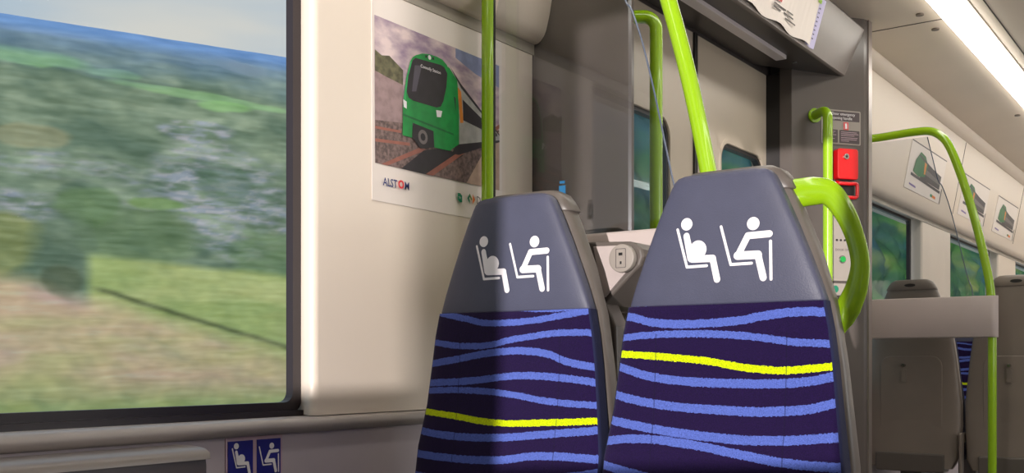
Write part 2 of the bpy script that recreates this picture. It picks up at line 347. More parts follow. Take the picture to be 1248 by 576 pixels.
# ------------------------------------------------------------------ draught screens, rails
def draught_screen(yp, label, x_off=0, with_mark=False):
    t = thing('draught_screen', label, 'partition', (-1.25, yp, -E), 'draught screens either side of the doors')
    ob('wall_post', [(tube([(-1.53, yp-.054, -E), (-1.53, yp-.054, CEIL)], .0174, 20, 1), green)], t, smooth=True, angle=80)
    ob('curved_tube', [(tube([(-1.53, yp-.05, 1.06), (-1.45, yp-.01, 1.062), (-1.30, yp, 1.07), (-1.215, yp, 1.065), (-1.165, yp, 1.035), (-1.13, yp, .985), (-1.09, yp, .88), (-1.05, yp, .75), (-1.013, yp, .61), (-.98, yp, .46), (-.960, yp, .35), (-.952, yp, .25), (-.95, yp, .1), (-.95, yp, -.3), (-.95, yp, -E)], .0185), green)], t, smooth=True, angle=80)
    # glass behind the tube with a free sloping edge
    ge = [(-1.585, .30), (-1.03, .30), (-1.035, .34), (-1.052, .389), (-1.078, .50), (-1.103, .61), (-1.134, .73), (-1.162, .79+.02), (-1.178, .835), (-1.20, .93), (-1.225, 1.04), (-1.50, 1.04), (-1.548, .86), (-1.585, .86)]
    gl = ob('glass_panel', [(prism(ge, yp-.004, yp+.004), screen_gl)], t)
    e = [(a, yp, b) for a, b in ge[1:11]]
    ob('glass_edge', [(tube(e, .0022, 8, 4), edge_gl)], gl, smooth=True)
    ob('glass_channel', [(box(-1.5155, -1.5125, yp-.057, yp-.049, -.80, CEIL-.1), black)], t)
    if with_mark:
        ob('blue_mark', [(box(-1.356, -1.338, yp-.0055, yp-.0042, .385, .425), mat('cyan_print', (14, 92, 136), .5)), (box(-1.354, -1.340, yp-.0055, yp-.0042, .430, .436), mat('cyan_print', (14, 92, 136), .5))], gl)
    # horizontal rounded band
    o_ = rrect(-1.599, -.925, yp-.03, yp+.03, .028, 8)
    n = len(o_); rows = [(.118, .004), (.124, 0), (.294, 0), (.300, .004), (.302, .010)]
    v = []; f = []
    for z, ins in rows:
        for a, b in o_: v.append((a*(1)+(.0), yp+(b-yp)*(1-ins/.03), z))
    for i in range(len(rows)-1):
        for j in range(n): f.append((i*n+j, i*n+(j+1) % n, (i+1)*n+(j+1) % n, (i+1)*n+j))
    f += [tuple(range(n))[::-1], tuple(range((len(rows)-1)*n, len(rows)*n))]
    ob('rail_band', [((v, f), band_m)], t, smooth=True, angle=60)
    return t
draught_screen(2.10, 'glass draught screen with lime tube right behind the two priority seats', with_mark=True)
draught_screen(5.0, 'glass draught screen with grey band and lime tube beyond the doors')
def grab_rail(px, py, dx, dy, ztop, label):
    t = thing('grab_rail', label, 'handrail', (px, py, -.35), 'vertical grab rails beside the doors')
    ax, ay = px+dx, py+dy
    pth = [(ax, ay, ztop-.004), (px+dx*.55, py+dy*.55, ztop), (px+dx*.22, py+dy*.22, ztop-.004), (px+dx*.03, py+dy*.03, ztop-.025), (px, py, ztop-.06), (px, py, ztop-.2), (px, py, .3), (px, py, -.2), (px, py, -.29), (px+dx*.03, py+dy*.03, -.325), (px+dx*.22, py+dy*.22, -.346), (px+dx*.55, py+dy*.55, -.35), (ax, ay, -.346)]
    ob('rail_tube', [(tube(pth, .0195), green)], t, smooth=True, angle=80)
    for z in (ztop-.004, -.346):
        ob('wall_flange', [(tube([(ax+dx*.02, ay+dy*.02, z), (ax-dx*.10, ay-dy*.10, z)], .030, 20, 1), green)], t, smooth=True, angle=50)
grab_rail(-1.455, 2.78, -.083, -.053, 1.035, 'lime vertical grab rail on near door pillar seen through the glass screen')
grab_rail(-1.41, 4.18, -.078, .058, 1.03, 'lime vertical grab rail on the far pillar beside the red emergency box')

# ------------------------------------------------------------------ fixtures on the far diagonal pillar
dv = Vector((.23, .31, 0)).normalized(); dn = Vector((dv.y, -dv.x, 0)); DL = Vector((.23, .31, 0)).length
def dg(k, z, off=0):
    p = Vector((-1.55, 4.15, 0))+dv*(k*DL)+dn*off; return (p.x, p.y, z)
def dslab(outl, o0, o1):
    n = len(outl); v = [dg(a, b, o0) for a, b in outl]+[dg(a, b, o1) for a, b in outl]
    return v, [(i, (i+1) % n, n+(i+1) % n, n+i) for i in range(n)]+[tuple(range(n))[::-1], tuple(range(n, 2*n))]
def drect(k0, k1, z0, z1, o0, o1, r=.01):
    q = rrect(k0*DL, k1*DL, z0, z1, r, 4); return dslab([(a/DL, b) for a, b in q], o0, o1)
sg = thing('emergency_notice', 'grey framed emergency instruction notice with a red symbol on the far pillar', 'sign', dg(.6, .915, .001))
ob('notice_plate', [(drect(.364, .862, .915, 1.058, -.001, .002, .006), plate_m)], sg)
dkp = mat('sign_dark', (78, 68, 70), .45)
ob('dark_panels', [(drect(.38, .845, 1.013, 1.052, .0015, .003, .003), dkp), (drect(.38, .57, .921, .975, .0015, .003, .003), dkp), (drect(.59, .845, .921, .975, .0015, .003, .003), dkp)], sg)
ob('warning_symbol', [(drect(.64, .705, .976, 1.008, .0015, .0035, .002), redm), (drect(.662, .683, .981, 1.003, .0034, .0042, .002), whitem)], sg)
ob('red_corner', [(drect(.39, .47, 1.035, 1.053, .0028, .0038, .004), redm)], sg)
def dtext(k, z, off): return lambda a, b: dg(k+a/DL, z+b, off)
ob('heading_text', [(lettering('Door emergency', .0165, dtext(.49, 1.036, .0036)), whitem), (lettering('opening handle', .0165, dtext(.49, 1.019, .0036)), whitem)], sg)
ob('small_print',
   [(drect(.61, .61+wd, z, z+.002, .0028, .0034, .0005), pink) for z, wd in ((.966, .2), (.959, .22), (.952, .17), (.943, .21), (.936, .2), (.929, .1))] +
   [(drect(.40, .40+wd, z, z+.002, .0028, .0034, .0005), pink) for z, wd in ((.966, .14), (.959, .12), (.952, .15), (.943, .1), (.936, .13))], sg)
rb = thing('emergency_handle_box', 'red plastic emergency door release box with keyhole on the far pillar', 'emergency handle', dg(.65, .68))
ob('cover', [(drect(.515, .775, .765, .892, -.002, .034, .012), redm)], rb, bevel=.004)
ob('key_lock', [(tube([dg(.615, .858, .030), dg(.615, .858, .040)], .012, 20, 1), steel), (tube([dg(.615, .858, .0395), dg(.615, .858, .041)], .005, 12, 1), black)], rb)
ob('recess', [(drect(.53, .77, .69, .763, -.002, .010, .004), black)], rb)
ob('pull_handle', [(tube([dg(.54, .755, .012), dg(.55, .748, .028), dg(.65, .746, .034), dg(.75, .748, .03), dg(.765, .735, .03), dg(.765, .71, .03), dg(.75, .692, .030), dg(.65, .690, .034), dg(.55, .694, .03), dg(.54, .70, .012)], .0075, 12), redm)], rb, smooth=True)
pn = thing('door_control_panel', 'beige door control plate with a green button under the red box', 'control panel', dg(.62, .34))
ob('faceplate', [(drect(.47, .755, .345, .655, -.001, .006, .008), plate_m)], pn, bevel=.001)
ob('red_label', [(drect(.49, .74, .618, .648, .005, .0075, .003), mat('label_red', (170, 60, 60), .5))], pn)
for i in range(4):
    ob('indicator', [(tube([dg(.55+.05*i, .515, .004), dg(.55+.05*i, .515, .0085)], .0045, 12, 1), black)], pn)
ob('lettering', [(lettering('DOOR OPEN', .014, dtext(.53, .47, .0072)), dkp)], pn)
ob('green_button', [(tube([dg(.62, .435, .004), dg(.62, .435, .014)], .012, 20, 1), mat('button_green', (20, 140, 60), .3, emit=.3))], pn)
ob('button_ring', [(tube([dg(.62, .435, .004), dg(.62, .435, .009)], .017, 24, 1), steel)], pn)
for k_ in (.495, .73):
    ob('screw_head', [(tube([dg(k_, .36, .004), dg(k_, .36, .008)], .004, 10, 1), steel)], pn)
gs = thing('green_round_sticker', 'small pale sticker with a green disc below the door control plate', 'sticker', dg(.5, .29))
ob('backing', [(drect(.49, .72, .285, .335, -.001, .002, .004), plate_m)], gs)
ob('green_disc', [(tube([dg(.54, .311, .001), dg(.54, .311, .0035)], .015, 20, 1), mat('disc_green', (20, 120, 90), .4))], gs)

# ------------------------------------------------------------------ seats
def stripe_fabric(name, stripes):
    m = bpy.data.materials.new(name); m.use_nodes = True; n = m.node_tree; p = n.nodes['Principled BSDF']; N = n.nodes.new; K = n.links.new
    tcn = N('ShaderNodeTexCoord'); sep = N('ShaderNodeSeparateXYZ'); K(tcn.outputs['Object'], sep.inputs[0])
    nx = N('ShaderNodeMath'); nx.operation = 'MULTIPLY_ADD'; nx.inputs[1].default_value = 1/.6; nx.inputs[2].default_value = .5; K(sep.outputs['X'], nx.inputs[0])
    # woven jitter: step the height by thread columns
    jt = N('ShaderNodeTexWhiteNoise'); jt.noise_dimensions = '2D'; sn_ = N('ShaderNodeVectorMath'); sn_.operation = 'SNAP'; sn_.inputs[1].default_value = (.003, 1, .003); K(tcn.outputs['Object'], sn_.inputs[0])
    cm = N('ShaderNodeSeparateXYZ'); K(sn_.outputs[0], cm.inputs[0]); cb = N('ShaderNodeCombineXYZ'); K(cm.outputs['X'], cb.inputs[0]); K(cm.outputs['Z'], cb.inputs[1]); K(cb.outputs[0], jt.inputs['Vector'])
    jz = N('ShaderNodeMath'); jz.operation = 'MULTIPLY_ADD'; jz.inputs[1].default_value = .0018; K(jt.outputs['Value'], jz.inputs[0]); K(sep.outputs['Z'], jz.inputs[2])
    def mth(op, a, b=None):
        q = N('ShaderNodeMath'); q.operation = op
        for i_, v_ in enumerate((a, b)):
            if v_ is None: continue
            if isinstance(v_, (int, float)): q.inputs[i_].default_value = v_
            else: K(v_, q.inputs[i_])
        return q.outputs[0]
    acc = {'b': None, 'y': None}
    for kind, hw, pts in stripes:
        fc = N('ShaderNodeFloatCurve'); cv = fc.mapping.curves[0]; fc.mapping.use_clip = False
        zs = [q[1] for q in pts]; z0, z1 = min(zs)-.03, max(zs)+.03
        P = [((q[0])/.6+.5, (q[1]-z0)/(z1-z0)) for q in pts]
        cv.points[0].location = P[0]; cv.points[1].location = P[-1]
        for q in P[1:-1]: cv.points.new(*q)
        fc.mapping.update(); K(nx.outputs[0], fc.inputs['Value'])
        zc = N('ShaderNodeMath'); zc.operation = 'MULTIPLY_ADD'; zc.inputs[1].default_value = z1-z0; zc.inputs[2].default_value = z0+E; K(fc.outputs[0], zc.inputs[0])
        d = mth('LESS_THAN', mth('ABSOLUTE', mth('SUBTRACT', jz.outputs[0], zc.outputs[0])), hw)
        acc[kind] = d if acc[kind] is None else mth('MAXIMUM', acc[kind], d)
    def mixc(f, a, b):
        q = N('ShaderNodeMix'); q.data_type = 'RGBA'; K(f, q.inputs['Factor'])
        for s_, v_ in (('A', a), ('B', b)):
            if isinstance(v_, tuple): q.inputs[s_].default_value = v_
            else: K(v_, q.inputs[s_])
        return q.outputs['Result']
    c = mixc(acc['b'], lin((26, 10, 54)), lin((80, 98, 176)))
    if acc['y'] is not None: c = mixc(acc['y'], c, lin((190, 208, 0)))
    # stitched seams
    sm = mth('LESS_THAN', mth('ABSOLUTE', mth('SUBTRACT', mth('ABSOLUTE', mth('ADD', sep.outputs['X'], 0.0)), .128)), .0011)
    sm = mth('MULTIPLY', sm, mth('LESS_THAN', sep.outputs['Z'], E+.056))
    c = mixc(mth('MULTIPLY', sm, .55), c, lin((20, 14, 40)))
    fz = N('ShaderNodeTexNoise'); fz.inputs['Scale'].default_value = 500; K(tcn.outputs['Object'], fz.inputs['Vector'])
    hs = N('ShaderNodeHueSaturation'); K(c, hs.inputs['Color'])
    vv = N('ShaderNodeMapRange'); vv.inputs[1].default_value = .3; vv.inputs[2].default_value = .7; vv.inputs[3].default_value = .7; vv.inputs[4].default_value = 1.25; K(fz.outputs['Fac'], vv.inputs[0]); K(vv.outputs[0], hs.inputs['Value'])
    K(hs.outputs[0], p.inputs['Base Color']); p.inputs['Roughness'].default_value = .95; p.inputs['Specular IOR Level'].default_value = .15
    p.inputs['Sheen Weight'].default_value = .15
    bm_ = N('ShaderNodeBump'); bm_.inputs['Strength'].default_value = .5; bm_.inputs['Distance'].default_value = .002; K(fz.outputs['Fac'], bm_.inputs['Height']); K(bm_.outputs[0], p.inputs['Normal'])
    return m
RS = [('b', .0028, [(-.21, .1150), (-.1261, .1145), (-.0986, .1175), (-.058, .134), (.3, .16)]),
 ('b', .0078, [(-.21, .094), (-.1765, .0895), (-.1346, .0789), (-.0765, .0748), (-.0204, .0752), (.0338, .0783), (.0863, .0859), (.1372, .091), (.2025, .0891)]),
 ('b', .0066, [(-.21, .05), (-.1866, .0523), (-.1346, .0557), (-.0765, .0565), (-.0204, .0555), (.0338, .0523), (.0863, .0465), (.1372, .0393), (.2104, .0352)]),
 ('y', .0066, [(-.1947, .0191), (-.1346, .0156), (-.0765, .0109), (-.0204, .0056), (.016, -.0005), (.069, -.0078), (.1204, -.0109), (.1702, -.0075), (.2152, -.0027)]),
 ('b', .0080, [(-.22, -.002), (-.197, -.0079), (-.1366, -.0234), (-.058, -.032), (.0201, -.0342), (.1322, -.033), (.2145, -.0196)]),
 ('b', .0082, [(-.2116, -.0589), (-.1366, -.0732), (-.0349, -.0816), (.1233, -.0821), (.2145, -.0657)]),
 ('b', .0082, [(-.2244, -.1071), (-.1366, -.12), (-.0349, -.13), (.0718, -.1346), (.2103, -.1246)]),
 ('b', .0080, [(-.2392, -.1509), (-.1488, -.1408), (-.0564, -.1461), (.0516, -.1605), (.1322, -.1708), (.2103, -.1736)]),
 ('b', .0080, [(-.2578, -.1872), (-.197, -.1998), (-.1488, -.208), (-.0748, -.2188), (.2, -.235)]),
 ('y', .0075, [(-.25, -.27), (0, -.28), (.25, -.262)]), ('b', .008, [(-.25, -.32), (0, -.31), (.25, -.33)])]
LS = [('b', .0040, [(-.15, .130), (-.0746, .1236), (-.0401, .1173), (.023, .1145), (.0941, .1098), (.146, .1115), (.1966, .118)]),
 ('b', .0068, [(-.1661, .1076), (-.1098, .0966), (-.0519, .0865), (.0043, .0869), (.0589, .0895), (.1289, .098), (.2, .1074)]),
 ('b', .0066, [(-.1776, .0447), (-.1098, .0386), (-.0519, .0403), (.0043, .0503), (.0589, .0571), (.1289, .0631), (.2097, .0617)]),
 ('b', .0076, [(-.1891, .0036), (-.1299, .0117), (-.0709, .0209), (-.0146, .0264), (.0407, .0275), (.0941, .0216), (.146, .0049), (.213, -.0064)]),
 ('b', .0074, [(-.1961, -.0404), (-.09, -.0349), (.0407, -.0236), (.1393, -.0279), (.2153, -.037)]),
 ('b', .0066, [(-.2101, -.0577), (-.09, -.0559), (.0147, -.0629), (.103, -.0747), (.2153, -.0804)]),
 ('y', .0066, [(-.2241, -.1031), (-.1322, -.1113), (-.023, -.1219), (.103, -.1178), (.2115, -.1111)]),
 ('b', .0078, [(-.2383, -.1434), (-.1322, -.1537), (-.023, -.1528), (.102, -.1411), (.2097, -.1304)]),
 ('b', .0080, [(-.2609, -.1917), (-.1593, -.1993), (-.023, -.1991), (.102, -.1842), (.2041, -.1839)]),
 ('b', .0080, [(-.2766, -.2364), (-.1753, -.2447), (-.023, -.2438), (.1509, -.2243)]),
 ('y', .0075, [(-.25, -.29), (0, -.30), (.25, -.282)])]
fabR = stripe_fabric('striped_moquette_aisle', RS); fabL = stripe_fabric('striped_moquette_window', LS)

def icon_polys():
    P = []
    cap = lambda a, b, w_: P.append(capsule(a, b, w_))
    disc = lambda c_, r: P.append(arc(c_[0], c_[1], r, 0, 350, 22))
    disc((-.0647, .2588), .0116)
    cap((-.0832, .2500), (-.0640, .1793), .0026); cap((-.0640, .1793), (-.0243, .1798), .0026)
    cap((-.0650, .2370), (-.0570, .1950), .0062); P.append([(-.0700, .2320), (-.0575, .2320), (-.0540, .2180), (-.0330, .1880), (-.0590, .1880)])
    disc((-.0414, .2105), .0168)
    cap((-.0535, .1935), (-.0125, .1926), .0066); cap((-.0125, .1926), (-.0040, .1540), .0064)
    disc((.0657, .2500), .0118)
    cap((.0040, .2490), (.0226, .1793), .0026); cap((.0226, .1793), (.0625, .1796), .0026)
    cap((.0554, .2290), (.0956, .2298), .0062); cap((.0554, .2290), (.0358, .1935), .0062)
    cap((.0358, .1945), (.0747, .1940), .0075); cap((.0747, .1930), (.0843, .1530), .0066)
    P.append(capsule((.0976, .2165), (.0986, .1495), .0028))
    return P
ICON = icon_polys()
def seat(name, label, group, fab, sh=shell_m, dz=0, handle=False, pict=True, slim=1.0):
    t = thing(name, label, 'seat', (0, 0, -E), group); t['label'] = label
    def Z(z): return z+dz*max(0, (z+.2)/.55)
    # headrest
    hr = [(.1085, .190), (.112, .1915), (.15, .1785), (.20, .159), (.25, .1385), (.30, .1165), (.325, .1045), (.338, .0975), (.346, .090), (.350, .080), (.353, .060)]
    dd = [.021, .022, .023, .023, .023, .022, .021, .020, .018, .013, .006]
    v, f, s = slab([(Z(z), w_*slim, -.012, d) for (z, w_), d in zip(hr, dd)], n=5, seg=64)
    h = ob('headrest', [((v, f), leather)], t, smooth=True, angle=80)
    if pict:
        def fr(x, z):
            for (a, b), (c_, d) in zip(zip(hr, dd), zip(hr[1:], dd[1:])):
                if a[0] <= z <= c_[0]: k = (z-a[0])/(c_[0]-a[0]); w_ = a[1]*(1-k)+c_[1]*k; q = b*(1-k)+d*k; break
            return -.012-q*max(0, 1-abs(x/w_)**5)**.2-.0012
        ob('priority_pictogram', [(poly(p, lambda a, b: (a, fr(a, b)-.0002*(i % 3), b)), whitem) for i, p in enumerate(ICON)], h)
    # backrest cushion
    cr = [(-.42, .215, -.03, .022), (-.41, .225, -.045, .030), (-.30, .2350, -.050, .032), (-.18, .2340, -.034, .028), (-.09, .221, -.022, .024), (.0, .211, -.017, .022), (.06, .203, -.016, .021), (.10, .195, -.015, .020), (.1095, .1935, -.014, .019)]
    rows = []
    for a, b in zip(cr, cr[1:]):
        for k in range(4): rows.append(tuple(p_*(1-k/4)+q_*k/4 for p_, q_ in zip(a, b)))
    rows.append(cr[-1]); v, f, s = slab([(Z(a), b*slim, c_, d) for a, b, c_, d in rows], n=8, seg=88)
    ob('backrest', [((v, f), [navy if q else fab for q in s])], t, smooth=True, angle=80)
    # moulded shell behind
    sr = [(-.50, .20, .05, .030), (-.45, .226, .03, .045), (-.30, .2353, .012, .046), (-.18, .2353, .018, .038), (0, .2145, .022, .032), (.10, .1985, .024, .031), (.20, .1665, .030, .032), (.30, .1245, .034, .032), (.335, .106, .034, .031), (.349, .096, .033, .029), (.356, .080, .032, .024), (.358, .06, .032, .012)]
    v, f, s = slab([(Z(a), b*slim, c_, d) for a, b, c_, d in sr], n=4.5, seg=64)
    sh_o = ob('shell', [((v, f), sh)], t, smooth=True, angle=80)
    cp = [(.315, .1205, .036, .0335), (.318, .122, .037, .035), (.338, .1095, .036, .034), (.352, .0985, .035, .032), (.361, .080, .034, .026), (.363, .06, .033, .012)]
    v, f, s = slab([(Z(a), b*slim, c_, d) for a, b, c_, d in cp], n=4.5, seg=64)
    ob('top_cap', [((v, f), sh)], sh_o, smooth=True, angle=80)
    zz = Z(.336); ob('grip_recess', [(prism([(a, b) for a, b in [(.026*math.cos(q*.3142), zz+.008*math.sin(q*.3142)) for q in range(20)]], .062, .0735), black)], sh_o)
    zh = Z(-.05); ob('coat_hook', [(prism(rrect(.03-.012, .03+.012, zh-.05, zh+.012, .008), .050, .066), sh), (tube([(.03, .060, zh+.03), (.03, .082, zh+.03)], .008, 12, 1), steel)], sh_o)
    ob('back_line', [(prism(rrect(-.150*slim, .150*slim, Z(-.40), Z(.02), .05), .040, .0575, 'y'), sh)], sh_o, bevel=.004)
    # seat base
    br = [(-.47, .20, -.26, .20), (-.46, .22, -.26, .235), (-.43, .230, -.26, .25), (-.39, .230, -.26, .25), (-.365, .228, -.26, .24), (-.355, .21, -.26, .215)]
    v, f, s = slab(br, n=6, seg=48); ob('seat_cushion', [((v, f), [navy if q else fab for q in s])], t, smooth=True, angle=80)
    ob('pedestal', [(box(-.05, .05, -.30, .06, -.84, -.465), shell_m), (box(-.12, .12, -.36, .10, -E, -.835), shell_m), (box(-.16, .16, -.02, .09, -.52, -.43), shell_m)], t, bevel=.01)
    if handle:
        hp = [(-.6934, .3138, .0533), (-.6594, .3151, .0503), (-.6291, .3077, .0430), (-.6038, .2743, .0370), (-.5847, .2287, .0326), (-.5745, .1798, .0326), (-.5810, .1362, .0390), (-.5960, .1001, .0450), (-.6050, .075, .0340), (-.6090, .055, .012)]
        P = [(a*.984+.797, .040, b*.984) for a, b, _ in hp]
        v, f = tube(P, [q[2]/2*1.02 for q in hp], 24, 8, flat=.55)
        ob('grab_handle', [((v, f), green)], t, smooth=True, angle=70)
    return t
s1 = seat('striped_train_seat', 'striped priority seat with pictograms and lime side handle, nearest the aisle', 'striped priority seats', fabR, handle=True)
s1.location = (-.795, 1.80, 0)
s2 = seat('striped_train_seat', 'striped priority seat with pictograms beside the poster wall, no handle', 'striped priority seats', fabL)
s2.location = (-1.267, 1.80, 0)
G = 'high back seats beyond the far screen'
s3 = seat('high_back_seat', 'grey seat back just behind far glass screen, beside the window', G, fabL, sh=shell_b, dz=.045, pict=False, slim=.965)
s3.location = (-1.362, 5.30, 0); s3.rotation_euler.z = math.pi
def again(src, loc, label, rot=math.pi):
    c_ = copy_tree(src); c_.location = loc; c_.rotation_euler.z = rot; c_['label'] = label; return c_
again(s3, (-.892, 5.30, 0), 'grey seat back partly hidden behind the lime pole at the right edge')
again(s3, (-1.36, 6.75, 0), 'striped seat glimpsed in the gap between the two grey seat backs', 0)
ar = tag(ob('armrest', [(prism([(5.20, -.335), (5.215, -.325), (5.26, -.325), (5.40, -.335), (5.55, -.335), (5.56, -.36), (5.26, -.375), (5.25, -.60), (5.21, -.60)], -1.134, -1.122, 'x'), shell_b)], bevel=.003), 'short grey armrest between the two far seat backs', 'armrest')

# socket unit between the priority seats
t = thing('socket_console', 'grey wedge console with round white USB socket between the priority seats', 'socket', (-1.06, 1.95, .12))
wd = [(-1.175, .262), (-1.066, .256), (-1.048, .250), (-1.036, .238), (-1.032, .222), (-1.040, .203), (-1.128, .125), (-1.175, .118)]
ob('housing', [(prism(wd, 1.915, 2.066), shell_m)], t, bevel=.006)
ob('sunlit_patch', [(prism([(-1.150, .250), (-1.072, .248), (-1.058, .215), (-1.066, .195), (-1.122, .140), (-1.140, .205)], 1.909, 1.917), band_m)], t, bevel=.002)  # pale plate standing in for the sunlit triangle on the wedge
ob('support_arm', [(prism([(-1.175, .125), (-1.125, .13), (-1.10, .08), (-1.085, -.42), (-1.175, -.42)], 1.92, 1.975), shell_m)], t, bevel=.006)
sk = ob('socket_disc', [(tube([(-1.074, 1.912, .2195), (-1.074, 1.896, .2195)], .0295, 40, 1), plate_m)], t, smooth=True, angle=50, bevel=.002)
ob('usb_port', [(box(-1.083, -1.066, 1.8948, 1.8965, .221, .236), plate_m), (box(-1.079, -1.070, 1.8945, 1.8965, .225, .231), black)], sk)
ob('usb_port', [(box(-1.083, -1.066, 1.8948, 1.8965, .203, .218), plate_m), (box(-1.076, -1.072, 1.8945, 1.8965, .207, .213), black)], sk)
ob('port_frame', [(ring(rrect(-1.0865, -1.0625, .1995, .2395, .002), rrect(-1.0855, -1.0635, .2005, .2385, .002), 1.8952, 1.8965, 'y'), dkp)], sk)

# ------------------------------------------------------------------ large poster on the near panel
def yz(off): return lambda a, b: (WX+off, a, b)
t = thing('train_poster', 'large white poster with a green train photograph on the wall panel', 'poster', (WX, 1.95, .364))
# gently curling sheet
n = 12; v = []; f = []
for i in range(n+1):
    for j in range(2):
        y = 1.7035+(2.195-1.7035)*i/n; cl = .0015+.0014*(abs(i/n-.5)*2)**3*(1-j)
        v.append((WX+cl, y, (.364 if j == 0 else .836)))
for i in range(n): f.append((2*i, 2*i+2, 2*i+3, 2*i+1))
v2 = [(a-.0012, b, c_) for a, b, c_ in v]; N_ = len(v)
f2 = [tuple(N_+q for q in r_[::-1]) for r_ in f]+[(2*i, N_+2*i, N_+2*i+2, 2*i+2) for i in range(n)]+[(0, 1, N_+1, N_), (2*n, N_+2*n, N_+2*n+1, 2*n+1)]
ob('poster_sheet', [((v+v2, f+f2), paper)], t)
sky_p = bpy.data.materials.new('printed_cloudy_sky'); sky_p.use_nodes = True; q = sky_p.node_tree
a_ = q.nodes.new('ShaderNodeTexNoise'); a_.inputs['Scale'].default_value = 9; a_.inputs['Detail'].default_value = 5; r_ = q.nodes.new('ShaderNodeValToRGB'); tcq = q.nodes.new('ShaderNodeTexCoord')
mpq = q.nodes.new('ShaderNodeMapping'); mpq.inputs['Scale'].default_value = (1, 1, 2.2)
q.links.new(tcq.outputs['Object'], mpq.inputs[0]); q.links.new(mpq.outputs[0], a_.inputs['Vector']); q.links.new(a_.outputs['Fac'], r_.inputs['Fac']); q.links.new(r_.outputs[0], q.nodes['Principled BSDF'].inputs['Base Color'])
r_.color_ramp.elements[0].position = .40; r_.color_ramp.elements[0].color = lin((150, 128, 150)); r_.color_ramp.elements[1].position = .60; r_.color_ramp.elements[1].color = lin((222, 202, 200))
pgreen = pm('print_green', (16, 140, 62)); pdark = pm('print_dark', (44, 38, 44)); pball = mat('print_ballast', (112, 92, 88), .5, var=.45, vscale=110)
prail = pm('print_rail', (150, 92, 78)); pwall = mat('print_wall', (152, 128, 128), .5, var=.15, vscale=50); phed = mat('print_hedge', (96, 92, 66), .5, var=.4, vscale=60)
pside = pm('print_carriage', (170, 168, 164)); porange = pm('print_orange', (214, 130, 40)); pplat = pm('print_platform', (186, 158, 140)); pblue = pm('print_skyblue', (132, 140, 176)); pgl = pm('print_green_light', (40, 170, 90)); pgd = pm('print_green_dark', (10, 104, 50))
lay = [(sky_p, [(1.711, .7767), (2.1808, .772), (2.1808, .4493), (1.7131, .4477)]),
 (pblue, [(2.0, .7735), (2.181, .772), (2.181, .715), (2.08, .728), (2.0, .75)]),
 (phed, [(1.7123, .700), (1.735, .692), (1.76, .697), (1.807, .675), (1.807, .64), (1.7514, .6471), (1.7123, .653)]),
 (pwall, [(1.7123, .653), (1.7514, .6471), (1.807, .6407), (1.8042, .5532), (1.7123, .5433)]),
 (pball, [(1.7123, .5433), (1.8042, .5532), (2.01, .5616), (2.1808, .6053), (2.1808, .4493), (1.7131, .4477)]),
 (prail, [(1.713, .530), (1.80, .535), (1.80, .529), (1.713, .524)]), (prail, [(1.713, .502), (1.83, .512), (1.83, .505), (1.713, .495)]),
 (prail, [(1.7324, .4476), (1.7532, .4475), (1.8896, .5055), (1.8648, .5069)]),
 (pdark, [(1.80, .4480), (1.90, .4475), (2.03, .515), (1.95, .520), (1.88, .503)]),
 (pplat, [(2.0428, .4492), (2.1138, .5383), (2.1808, .6027), (2.1808, .4493)]),
 (prail, [(1.8856, .4475), (1.9126, .4478), (2.1808, .6097), (2.1808, .6205)]),
 (pside, [(1.9748, .7211), (2.0198, .6849), (2.1807, .5905), (2.1807, .5780), (2.01, .5252), (2.01, .6121), (1.9875, .6679)]),
 (pdark, [(1.9748, .7250), (2.0198, .6899), (2.1807, .5945), (2.1807, .5900), (2.0198, .6800)]),
 (pdark, [(2.0270, .6526), (2.1707, .5932), (2.1707, .5859), (2.0283, .602)]), (pdark, [(2.0, .537), (2.1807, .5790), (2.1807, .5740), (2.01, .5132), (1.985, .513)]),
 (pgreen, [(1.9700, .7215), (2.0050, .6950), (2.0120, .6121), (2.0120, .5400), (1.978, .5200), (1.96, .6)]),
 (porange, [(2.0060, .6794), (2.0198, .6707), (2.0290, .5956), (2.0165, .5931)]), (pdark, [(1.988, .655), (1.998, .650), (2.0, .575), (1.991, .575)]),
 (pgreen, [(1.8028, .5246), (1.8042, .6004), (1.8155, .6596), (1.8299, .7009), (1.838, .7120), (1.8502, .7200), (1.872, .729), (1.8976, .7334), (1.925, .7345), (1.9466, .7323), (1.963, .724), (1.9748, .7111), (1.9875, .6679), (2.0, .6121), (2.0, .5413), (1.978, .5179), (1.9158, .5154), (1.9127, .554), (1.8385, .5597), (1.8356, .5248)]),
 (pgl, [(1.806, .605), (1.8155, .6596), (1.8299, .7009), (1.8345, .7009), (1.821, .655), (1.812, .60)]), (pgd, [(1.805, .575), (1.99, .562), (1.99, .557), (1.805, .570)]),
 (pdark, [(1.8374, .7046), (1.8480, .7130), (1.9400, .7180), (1.9544, .7150), (1.965, .7029), (1.962, .67), (1.9497, .6321), (1.9400, .6180), (1.9243, .6123), (1.8400, .6113), (1.8233, .6153), (1.8164, .6276), (1.822, .665)]),
 (mat('print_glass_sheen', (86, 80, 92), .5), [(1.845, .695), (1.870, .700), (1.85, .635), (1.835, .632)]),
 (pdark, [(1.8385, .5597), (1.9127, .554), (1.9158, .5154), (1.8648, .5050), (1.8356, .5248)]),
 (mat('print_coupler', (120, 112, 112), .5), arc(1.874, .533, .017, 0, 340, 16)), (pdark, arc(1.874, .533, .009, 0, 340, 12)),
 (whitem, [(1.803, .608), (1.816, .604), (1.816, .588), (1.806, .590)]), (whitem, [(1.922, .606), (1.945, .608), (1.940, .592), (1.925, .590)]), (whitem, arc(1.8976, .7256, .0055, 0, 340, 12)), (pdark, [(1.882, .7275), (1.888, .7285), (1.888, .7225), (1.882, .7215)]), (pdark, [(1.908, .729), (1.914, .7295), (1.914, .7235), (1.908, .723)]),
]
ob('printed_picture', [(poly(p, yz(.0032+.00012*i)), m) for i, (m, p) in enumerate(lay)], t)
